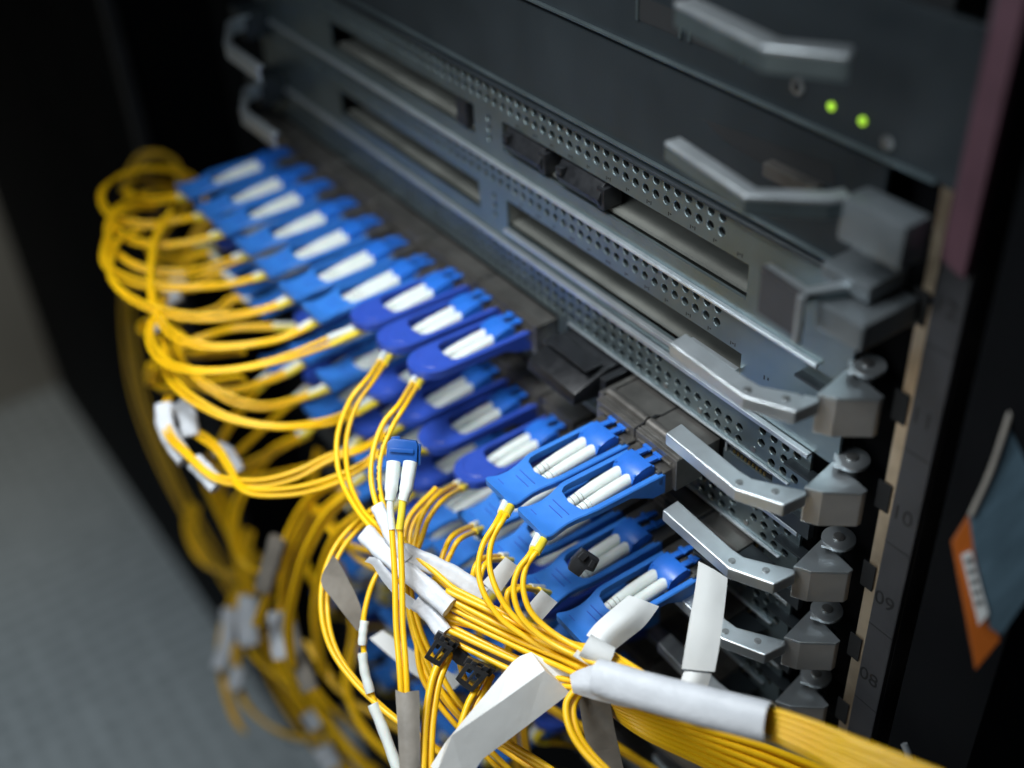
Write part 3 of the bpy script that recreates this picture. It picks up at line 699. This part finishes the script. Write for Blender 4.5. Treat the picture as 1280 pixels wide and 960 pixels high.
# long white split sleeve
sl = thing('split_sleeve', 'long white split sleeve round the yellow bundle, beside the levers', 'sleeve', D(850, 865, 425))
pts = crm([D(746, 846, 438), D(800, 862, 428), D(880, 883, 413), D(962, 903, 399)], 8)
MB().tube(pts, [6.6]+[6.9]*(len(pts)-2)+[6.7], 24, flat=.8, up=tuple(-CF), caps=False, lobe=.08).build('sleeve_wall', 'tape', sl, smooth=True, solid=.5)
q = sheet([[(712, 844, 450), (722, 838, 446), (744, 830, 440)], [(714, 856, 446), (735, 858, 440), (760, 862, 434)], [(716, 866, 447), (748, 876, 441), (790, 886, 434)]])
q.build('sleeve_flap', 'tape', sl, smooth=True, solid=.3)
# short tape wraps, each round its own cords
def wrap(label, rt, r, flat=.7, m='tape'):
    t = thing('tape_wrap', label, 'tape', D(*rt[0]), 'tape wraps round the cords')
    band(t, rt, r, m, flat, name='tape'); return t
wrap('white tape tube wrapped round the leftmost swinging cord pair', [(456, 666, 500), (480, 690, 493), (520, 724, 486), (562, 760, 478)], 4.2)
wrap('white tape tube end just left of the hanging spare cord', [(471, 632, 496), (480, 650, 493), (492, 676, 490), (510, 700, 488)], 2.9)
wrap('upper white tape tube crossing behind the hanging spare cord', [(503, 690, 490), (540, 706, 488), (575, 724, 486), (604, 746, 484)], 4.0)
wrap('white tape tube directly above the two black cable clips', [(520, 752, 486), (535, 765, 484), (556, 792, 479)], 3.6)
wrap('grey tape tube under the yellow bundle behind the clips', [(566, 790, 492), (600, 806, 488), (636, 826, 484), (662, 842, 480)], 3.0, m='greytape')
cu = sheet([[(456, 702, 492), (462, 697, 490), (468, 700, 489)], [(466, 706, 490), (472, 700, 487), (478, 706, 487)], [(476, 722, 489), (482, 714, 486), (492, 722, 486)], [(492, 742, 488), (500, 736, 485), (508, 744, 485)], [(512, 762, 488), (522, 752, 485), (530, 762, 485)]], 3)
tag(cu.build('peeling_tape', 'tape', None, org=D(470, 710, 490), smooth=True, solid=.25), 'curled white tape end peeling off left of the hanging spare cord', 'tape', 'tape wraps round the cords')
# arc of two cords at the left with the grey flag
A = [(476, 630, 540), (448, 650, 532), (420, 682, 524), (404, 722, 516), (402, 768, 508), (414, 812, 502), (442, 852, 496), (480, 888, 490), (520, 918, 484), (580, 965, 478)]
loose('cable', 'yellow cord pair arching round the left side of the brown-grey flag', [A, cshift(A, 8, 4, 1)], group='cords without visible plugs')
A = [(440, 640, 560), (425, 670, 552), (408, 700, 545), (402, 740, 535), (404, 770, 528)]
fl = sheet([[(407, 700, 507), (420, 692, 508)], [(402, 728, 504), (432, 728, 506)], [(425, 765, 503), (450, 762, 505)], [(448, 794, 503), (458, 786, 505)]])
fl = sheet([[(416, 694, 508), (422, 700, 509)], [(401, 726, 506), (434, 722, 509)], [(418, 752, 505), (450, 756, 508)], [(446, 788, 504), (456, 790, 507)]])
tag(fl.build('flag_label', 'greytape', None, org=D(410, 720, 506), smooth=True, solid=.3), 'brown-grey flag label hanging from the left arc of cords', 'label', 'labels stuck on the cords')
# thin white sleeved cord
t = loose('cable', 'thin cord with white sleeves winding down left of the hanging spare cord', [[(500, 655, 515), (490, 690, 508), (468, 724, 502), (456, 764, 498), (454, 800, 496), (460, 850, 494), (476, 900, 490), (500, 970, 484)]], group='cords without visible plugs')
band(t, [(456, 776, 496.5), (454, 790, 495.5), (453, 806, 495)], 1.9, 'boot', 1, name='sleeve')
band(t, [(453, 816, 494.5), (456, 840, 493.5), (463, 866, 492)], 2.0, 'boot', 1, name='sleeve')
band(t, [(466, 880, 491), (480, 915, 488), (500, 970, 483)], 2.3, 'boot', 1, name='sleeve')
# loops behind / between
def pairc(label, rt, off=(7, 3, 2), r=RC): return loose('cable', label, [rt, cshift(rt, *off)], group='cords without visible plugs', r=r)
pairc('yellow cord pair looping down behind the hanging spare cord', [(545, 610, 530), (510, 650, 520), (505, 700, 512), (512, 770, 506), (526, 820, 500), (545, 860, 495), (600, 900, 492), (680, 965, 486)])
pairc('yellow cord pair dropping from the left black clip', [(560, 800, 478), (552, 820, 474), (540, 850, 468), (533, 890, 462), (530, 930, 456), (529, 980, 450)], (9, 2, 2), 1.45)
pairc('yellow cord pair dropping from the right black clip', [(606, 840, 474), (598, 856, 470), (585, 880, 466), (575, 910, 462), (560, 960, 458)], (9, 4, 2), 1.35)
pairc('yellow cord pair emerging below the large folded white tag', [(590, 900, 475), (630, 925, 470), (680, 955, 465), (720, 985, 460)], (5, 9, 1))
pairc('two cords curving down from the sleeve flap beside the hanging pale strip', [(722, 858, 452), (708, 880, 450), (712, 910, 446), (730, 940, 442), (765, 975, 436)], (9, 2, 2), 1.35)
pairc('dark golden cord pair running down right behind the large folded tag', [(640, 850, 545), (690, 885, 540), (760, 925, 535), (840, 975, 530)], (10, 10, 4), 1.6)
for i in range(6):
    pairc(['upper', 'second', 'third', 'fourth', 'fifth', 'lowest'][i]+' golden cord pair of the dim fan under the white sleeve', [(730+i*3, 862+i*2, 455+i*3), (800, 888+i*5, 452), (880, 912+i*8, 448), (960, 935+i*12, 444), (1060, 975+i*15, 440)], (3, 5, 2), 1.35)
loose('cable', 'thick grey cable passing behind the golden fan near the bottom edge', [[(720, 850, 560), (800, 900, 560), (880, 960, 560), (930, 1000, 560)]], 'greytape', 6)
loose('cable', 'thick slate grey cable crossing near the bottom right of the fan', [[(860, 900, 520), (960, 935, 520), (1080, 985, 520)]], 'greytape', 5)
loose('cable', 'short wavy cord strand curving under the black clips', [[(575, 830, 490), (582, 850, 487), (600, 868, 484), (622, 890, 484)]], r=1.3)
# broad pale strip hanging from the sleeve
st_ = sheet([[(722, 862, 456), (762, 872, 452)], [(728, 905, 462), (768, 910, 458)], [(742, 970, 470), (782, 972, 466)]])
tag(st_.build('pale_strip_label', 'greytape', None, org=D(740, 870, 456), smooth=True, solid=.3), 'pale strip label hanging below the white sleeve flap', 'label', 'labels stuck on the cords')
# large folded white tag
bg = sheet([[(650, 820, 464), (664, 815, 461), (712, 842, 458)], [(640, 828, 462), (681, 838, 452), (713, 866, 456)], [(598, 878, 457), (622, 880, 447), (658, 908, 452)], [(558, 926, 453), (565, 919, 443), (603, 949, 448)], [(538, 958, 450), (546, 966, 444), (582, 980, 447)]], 1)
tag(bg.build('folded_tag', 'paper', None, org=D(640, 880, 450), solid=.5), 'large folded white tag hanging at the bottom centre over the cords', 'label', 'labels stuck on the cords')
# tall white tag
tt = sheet([[(873, 702, 461), (890, 711, 460.4), (909, 723, 460.6)], [(869, 735, 456), (888, 742, 455.4), (906, 752, 456)], [(862, 775, 450.5), (882, 780, 450), (902, 785, 450.5)], [(857, 805, 447.5), (877, 809, 447), (898, 813, 447.5)], [(852, 836, 445), (872, 838, 444.6), (893, 840, 445)]], 4)
o = tt.build('tall_tag', 'paper', None, org=D(880, 770, 450), smooth=True, solid=.4); tag(o, 'tall white paper tag standing between the lever and the white sleeve', 'label', 'labels stuck on the cords')
t2 = sheet([[(856, 839, 446), (872, 841, 444), (889, 842, 446)], [(851, 852, 444), (866, 856, 442), (883, 861, 444)], [(846, 870, 441), (862, 874, 440), (880, 878, 441)]])
o2 = t2.build('tag_foot', 'paper', o, org=D(880, 770, 450), smooth=True, solid=.4)
# short white tag curled over the lowest visible tab
sg = sheet([[(786, 744, 470), (804, 750, 467), (824, 758, 469)], [(764, 762, 462), (784, 770, 457), (806, 782, 461)], [(744, 780, 456), (762, 788, 452), (784, 800, 456)], [(733, 794, 453), (750, 802, 450), (768, 813, 453)]])
o = sg.build('short_tag', 'paper', None, org=D(775, 780, 460), smooth=True, solid=.4); tag(o, 'short white tag bent over the white boots right of centre, above the sleeve', 'label', 'labels stuck on the cords')
rollp = [D(731, 806, 449), D(741, 812, 448.5), D(752, 818, 448), D(762, 823, 448)]
MB().tube(rollp, 4.6, 22, flat=1, caps=False).build('rolled_end', 'paper', o, org=D(775, 780, 460), smooth=True, solid=.4)
o3 = sheet([[(722, 812, 451), (754, 830, 450)], [(716, 820, 447), (746, 838, 446)]]).build('tag_tip', 'paper', o, org=D(775, 780, 460), smooth=True, solid=.3)
# flat white flags among the near tabs
for lab, rws in (('white flag label left of the front cord pair, tucked behind it', [[(640, 698, 492), (648, 704, 492)], [(610, 738, 486), (622, 750, 486)]]),
                 ('white flag label between the two front cord pairs and the dark tray', [[(678, 738, 482), (696, 752, 482)], [(656, 768, 477), (674, 782, 477)]])):
    pass
w1 = sheet([[(632, 696, 490), (648, 708, 490)], [(603, 728, 486), (622, 746, 486)]]); tag(w1.build('flag_label', 'paper', None, org=D(625, 720, 488), solid=.4), 'flat white flag label left of the frontmost right-hand cord pair', 'label', 'labels stuck on the cords')
w2 = sheet([[(677, 737, 478), (697, 753, 478)], [(657, 760, 474), (676, 777, 474)]]); tag(w2.build('flag_label', 'paper', None, org=D(675, 757, 476), solid=.4), 'flat white flag label right of the frontmost right-hand cord pair', 'label', 'labels stuck on the cords')
# blurred white strip low left
w3 = sheet([[(462, 798, 548), (478, 788, 548)], [(510, 838, 540), (530, 822, 540)], [(560, 868, 530), (580, 850, 530)]]); tag(w3.build('flag_label', 'paper', None, org=D(510, 820, 545), solid=.4), 'long slanting white label behind the hanging spare cord', 'label', 'labels stuck on the cords')
# black cable clips
def clip(lab, q, d):
    t = thing('cable_clip', lab, 'clip', D(q[0][0], q[0][1], d), 'black cable clips')
    a, b, c, e = [V((x, y, 0)) for x, y in q]
    f = lambda u, v: (a*(1-u)*(1-v)+b*(u)*(1-v)+c*u*v+e*(1-u)*v)
    def bar(u0, u1, v0, v1, mb, dd=0, th=1.2):
        mb.prism([D(p.x, p.y, d+dd) for p in (f(u0, v0), f(u1, v0), f(u1, v1), f(u0, v1))], CF*th)
    m = MB(); bar(0, 1, 0, .2, m); bar(0, 1, .82, 1, m); bar(0, .2, .2, .82, m); bar(.82, 1, .2, .82, m); bar(.2, .82, .45, .58, m)
    m.build('clip_frame', 'black', t, bevel=.2)
    m = MB(); bar(.62, 1.25, .15, .4, m, 1.5, 3); bar(.62, 1.25, .62, .88, m, 1.5, 3); bar(.9, 1.3, -.1, 1.1, m, 3.2, 4); bar(1.0, 1.12, .4, .62, m, .2, 1.2)
    m.build('clip_jaw', 'black', t, bevel=.3)
    return t
clip('left one of the two black slotted cable clips under the tape', [(530, 822), (545, 799), (566, 812), (550, 835)][0:1]+[(545, 798), (567, 811), (549, 834)], 470)
clip('right one of the two black slotted cable clips, nearer the folded tag', [(569, 849), (583, 829), (611, 843), (590, 866)], 466)
MB_ = MB(); sol([(562, 806), (576, 812), (592, 826), (588, 838), (570, 830), (558, 818)], 476, 5, MB_)
tag(MB_.build('clip_hinge', 'black', None, org=D(575, 820, 476), bevel=.8, smooth=True), 'dark knobbly hinge piece between the two black cable clips', 'clip', 'black cable clips')
# black clip on the boots of a second-row tab
kb = thing('cable_clip', 'small black clip sitting on the boots inside a light blue tab near the centre', 'clip', D(728, 700, 470), 'black cable clips')
m = MB(); sol([(714, 700), (728, 686), (750, 700), (742, 716), (732, 712), (724, 722), (710, 712)], 469, 6, m); m.build('clip_body', 'black', kb, bevel=.6, smooth=True)
m = MB(); sol([(722, 697), (729, 690), (736, 695), (729, 702)], 467.5, 2, m); sol([(735, 708), (740, 700), (745, 704), (741, 711)], 467.8, 2, m); m.build('clip_teeth', 'black', kb, bevel=.3)

# ---- distant trunk and low blurred cords at the left
rnd = random.Random(3)
trunk = [(150, 360), (152, 420), (166, 490), (190, 560), (225, 640), (262, 700), (300, 760), (350, 840)]
tk = thing('cable_bundle', 'dim thick trunk of yellow cords hanging at the far left', 'cable bundle', D(160, 400, 860))
for i in range(4):
    dx, dy, dd = rnd.uniform(-4, 20), rnd.uniform(-6, 6), rnd.uniform(90, 160)
    MB().tube(crm([D(x+dx+rnd.uniform(-3, 3), y+dy, 890+dd) for x, y in trunk], 6), 1.3, 8).build('jacket', 'yellow', tk, smooth=True)
low = [
 ('dim cord loop curling at the far left top of the trunk', [(152, 240, 900), (165, 205, 900), (185, 190, 900), (215, 200, 900), (230, 260, 900)], 2),
 ('far cord strand dropping straight through the left loops', [(214, 262, 720), (200, 290, 712), (192, 330, 706), (190, 365, 700), (200, 398, 690), (230, 420, 670)], 1),
 ('far cord strand slanting down behind the left loops', [(262, 270, 780), (245, 300, 780), (228, 335, 775), (215, 370, 770)], 2),
 ('hooked cord end left of the white tape wraps', [(200, 470, 680), (186, 455, 690), (186, 470, 695), (200, 484, 690), (240, 480, 670), (300, 470, 650)], 2),
 ('upper hooked cord end left of the white tape wraps', [(190, 398, 720), (176, 404, 726), (176, 414, 728), (190, 420, 720), (230, 440, 700), (300, 436, 680)], 2),
 ('blurred cord pair descending steeply to the grey tape', [(430, 598, 640), (395, 612, 650), (372, 640, 660), (352, 680, 670), (336, 730, 680), (318, 780, 700)], 2),
 ('blurred cord pair arching down left of the grey flag', [(440, 612, 610), (408, 640, 615), (384, 680, 625), (368, 725, 640), (358, 780, 660), (362, 830, 680)], 2),
 ('second blurred cord pair arching down behind the first', [(450, 640, 620), (420, 665, 625), (400, 710, 640), (392, 770, 660), (400, 840, 690)], 2),
 ('blurred cord arc sweeping down right at the lower left', [(300, 735, 800), (300, 790, 800), (320, 825, 800), (350, 850, 800), (385, 885, 800), (430, 950, 800), (460, 990, 800)], 2),
 ('lowest blurred cord arc over the floor', [(290, 800, 860), (298, 865, 860), (330, 903, 860), (366, 920, 860), (410, 928, 860), (470, 960, 860)], 2),
 ('leftmost blurred cord with a pale end over the floor', [(292, 740, 870), (276, 790, 870), (274, 840, 870), (288, 890, 870), (300, 912, 870)], 2),
 ('blurred vertical cord beside the dim trunk', [(310, 660, 820), (305, 700, 820), (318, 760, 820), (340, 820, 820), (380, 870, 820)], 2),
 ('blurred cord strand crossing low behind the arcs', [(360, 760, 760), (372, 820, 760), (400, 870, 760), (440, 905, 760), (500, 960, 760)], 2),
 ('dim cord loop low on the left above the floor', [(236, 625, 900), (232, 660, 900), (250, 700, 900), (285, 715, 900), (320, 690, 900)], 3),
 ('dim cord strand looping under the tabs at the left', [(380, 540, 720), (330, 570, 730), (290, 640, 750), (300, 700, 760), (340, 720, 750)], 2),
 ('dim cord falling through the dark gap at the left', [(395, 560, 740), (380, 640, 750), (378, 700, 755), (410, 760, 760)], 2),
 ('dim cord pair winding behind the lower blue tabs', [(420, 700, 700), (440, 780, 700), (430, 860, 700), (470, 930, 700), (560, 985, 700)], 2),
 ('dim golden cord swinging low behind the spare cord', [(380, 800, 740), (420, 860, 730), (480, 900, 720), (560, 945, 710), (620, 990, 700)], 3)]
for lab, rt, n in low:
    loose('cable', lab, [[(p[0]+i*6+rnd.uniform(-1, 1), p[1]+i*4, p[2]+i*3) for p in rt] for i in range(n)], r=1.45, group='cords without visible plugs')
def wp(lab, rt, r, m='tape', flat=.7): wrap(lab, rt, r, flat, m)
wp('left white tape wrap bent round cords at the far left', [(205, 505, 606), (206, 530, 602), (216, 552, 598), (232, 575, 592)], 4.6, 'tape')
wp('oval white tape wrap beside the bent one at the far left', [(224, 505, 615), (234, 520, 612), (238, 545, 610)], 5, 'tape')
wp('white tape wrap below the bent one, slanting to the right', [(243, 577, 586), (256, 590, 582), (272, 608, 578)], 4.6, 'tape')
wp('small white tape wrap in the middle of the far left loops', [(208, 376, 700), (224, 366, 700)], 4.5, 'tape')
wp('tiny white tape wrap above another among the far left loops', [(212, 348, 720), (232, 346, 720)], 3.2, 'tape')
wp('white tape wrap at the lowest of the far left loops', [(192, 398, 690), (200, 412, 690)], 4.0, 'tape')
wp('whitish tape wrap behind the slanting one', [(270, 560, 640), (284, 568, 640), (296, 590, 640)], 4.4, 'tape')
wp('blurred grey tape wrap on the steep cord pair', [(348, 672, 668), (338, 705, 674), (328, 738, 680)], 5, 'greytape')
wp('blurred white tape wrap at the lower left, left of two', [(312, 745, 795), (308, 775, 795), (312, 806, 795)], 7, 'tape')
wp('blurred white tape wrap at the lower left, right of two', [(348, 765, 720), (350, 795, 720), (354, 822, 720)], 6.5, 'tape')
wp('blurred grey tape wrap running down right of the white ones', [(360, 780, 690), (372, 820, 690), (388, 862, 690)], 5, 'greytape')
wp('blurred white tape wrap near the bottom left of the blue tabs', [(388, 888, 790), (400, 906, 790)], 8, 'tape')
wp('blurred white tape wrap touching the bottom edge at the left', [(402, 934, 790), (416, 958, 790)], 7, 'tape')
wp('pale blurred tape end on the leftmost cord over the floor', [(286, 760, 860), (284, 800, 860), (272, 835, 860)], 5, 'tape')
wp('white tape wrap on the cord beneath the pale ends', [(300, 835, 850), (292, 860, 850)], 5, 'tape')

# ------------------------------------------------------------------ right-hand side objects
dc = thing('document_card', 'blue-grey card with an orange corner hanging at the right edge', 'card', D(1240, 700, 372))
def flat(pts, d, m, name, root, th=.6, f=CF):
    mb = MB(); mb.prism([D(x, y, d) for x, y in pts], f*th); return mb.build(name, m, root, bevel=.1, seg=1)
flat([(1210, 645), (1190, 677), (1220, 837), (1250, 800), (1240, 770), (1226, 700)], 373, 'orange', 'backing', dc)
flat([(1212, 646), (1240, 585), (1268, 500), (1300, 400), (1340, 400), (1340, 660), (1290, 740), (1252, 794), (1238, 786), (1218, 690)], 371.6, 'bluecard', 'front_sheet', dc)
flat([(1202, 694), (1214, 688), (1236, 768), (1224, 782)], 370.6, 'paper', 'paper_slip', dc, .3)
for i in range(5): flat([(1207+i*3.2, 700+i*13), (1214+i*3.2, 697+i*13), (1215.6+i*3.2, 703+i*13), (1208.6+i*3.2, 706+i*13)], 370.3, 'ink', 'print_line', dc, .2)
w = MB().tube(crm([D(1302, 400, 370), D(1268, 500, 370), D(1240, 585, 370), D(1213, 645, 371)], 4), .9, 8); w.build('pale_edge', 'greytape', dc, smooth=True)
tg = MB(); tg.tube(crm([D(1248, 455, 380), D(1275, 452, 376), D(1310, 462, 372)], 3), [2.5]+[4.5]*5+[5], 12); tag(tg.build('cable_tie_end', 'greytape', None, org=D(1270, 455, 376), smooth=True), 'pale blurred knob poking in at the right edge above the card', 'knob')
tg = MB(); tg.tube(crm([D(1130, 930, 450), D(1136, 945, 450), D(1142, 975, 450)], 3), 1.4, 10); tag(tg.build('wire_end', 'lever', None, org=D(1135, 945, 450), smooth=True), 'small bright wire end in the dark at the bottom right', 'wire')

# ------------------------------------------------------------------ setting
def structure(o): o['kind'] = 'structure'; return o
structure(MB().box(-4000, 1500, -2500, 2500, -1010, -1000).build('floor', 'floor', None))
structure(MB().box(-1760, -1708, -2500, 2500, -1000, 1800).build('wall', 'wall', None))
cabm = thing('rack_cabinet', 'black rack cabinet that encloses the stacked cards', 'cabinet', (-200, 300, -1000))
MB().box(-560, 140, 60.5, 800, -990, 700).build('cabinet_body', 'cabinet', cabm)
MB().box(106, 140, 3.5, 60, -990, 700).box(-560, XL-40, 20, 60, -990, 700).build('cabinet_frame', 'cabinet', cabm)
MB().box(-440, 82, 4, 60, -990, -312).build('cabinet_lower_panel', 'cabinet', cabm)
p1 = on(150, 0, 1, -60)
nc = thing('neighbour_cabinet', 'black cabinet side with a faint grey upright edge, far left', 'cabinet', (-900, 0, -1000))
MB().box(-1690, -730, -10, 800, -1000, 800).build('side_panel', 'cabinet', nc)
MB().box(-729.5, -716, -14, -4, -1000, 800).build('upright_edge', 'rail', nc)

# ------------------------------------------------------------------ lights
w = bpy.data.worlds.new('World'); sc.world = w; w.use_nodes = True
w.node_tree.nodes['Background'].inputs[0].default_value = (.45, .6, .8, 1); w.node_tree.nodes['Background'].inputs[1].default_value = .022
def area(loc, target, size, energy, col, sy=None):
    l = bpy.data.lights.new('area_lamp', 'AREA'); l.energy = energy; l.color = col; l.size = size*MM
    if sy: l.shape = 'RECTANGLE'; l.size_y = sy*MM
    o = bpy.data.objects.new('area_lamp', l); COL.objects.link(o); o.location = V(loc)*MM
    o.rotation_euler = (V(target)-V(loc)).to_track_quat('-Z', 'Y').to_euler(); return o
kl = area((-40, -420, 420), (-90, -60, -40), 200, .85, (.85, .94, 1), 320); kl.data.spread = math.radians(120)
def spot(loc, target, e, ang, blend, rad, col):
    l = bpy.data.lights.new('spot_lamp', 'SPOT'); l.energy = e; l.spot_size = math.radians(ang); l.spot_blend = blend; l.shadow_soft_size = rad*MM; l.color = col
    o = bpy.data.objects.new('spot_lamp', l); COL.objects.link(o); o.location = V(loc)*MM
    o.rotation_euler = (V(target)-V(loc)).to_track_quat('-Z', 'Y').to_euler(); return o
spot((-95, -180, 400), (-105, -118, -60), 9.5, 84, 1, 60, (.95, .98, 1))
spot((70, -200, 470), (40, -20, 150), 1.9, 44, 1, 40, (.9, .96, 1))  # added spot for the upper right levers, which the key cone misses
spot((160, -620, 60), (-40, -40, -60), 2.2, 60, 1, 120, (1, .93, .84))  # added warm fill for the front faces of the lever blocks
spot((-900, -1500, 700), (-850, -480, -1000), 62, 44, 1, 200, (.86, .95, 1))
spot((-900, -900, 400), (-1700, -300, -800), 25, 50, 1, 200, (1, .97, .88))  # added spot that lightens the far left wall

for o in sc.objects:
    if 'o_' in o: del o['o_']
sc.view_settings.view_transform = 'Standard'; sc.view_settings.look = 'None'; sc.view_settings.exposure = 0
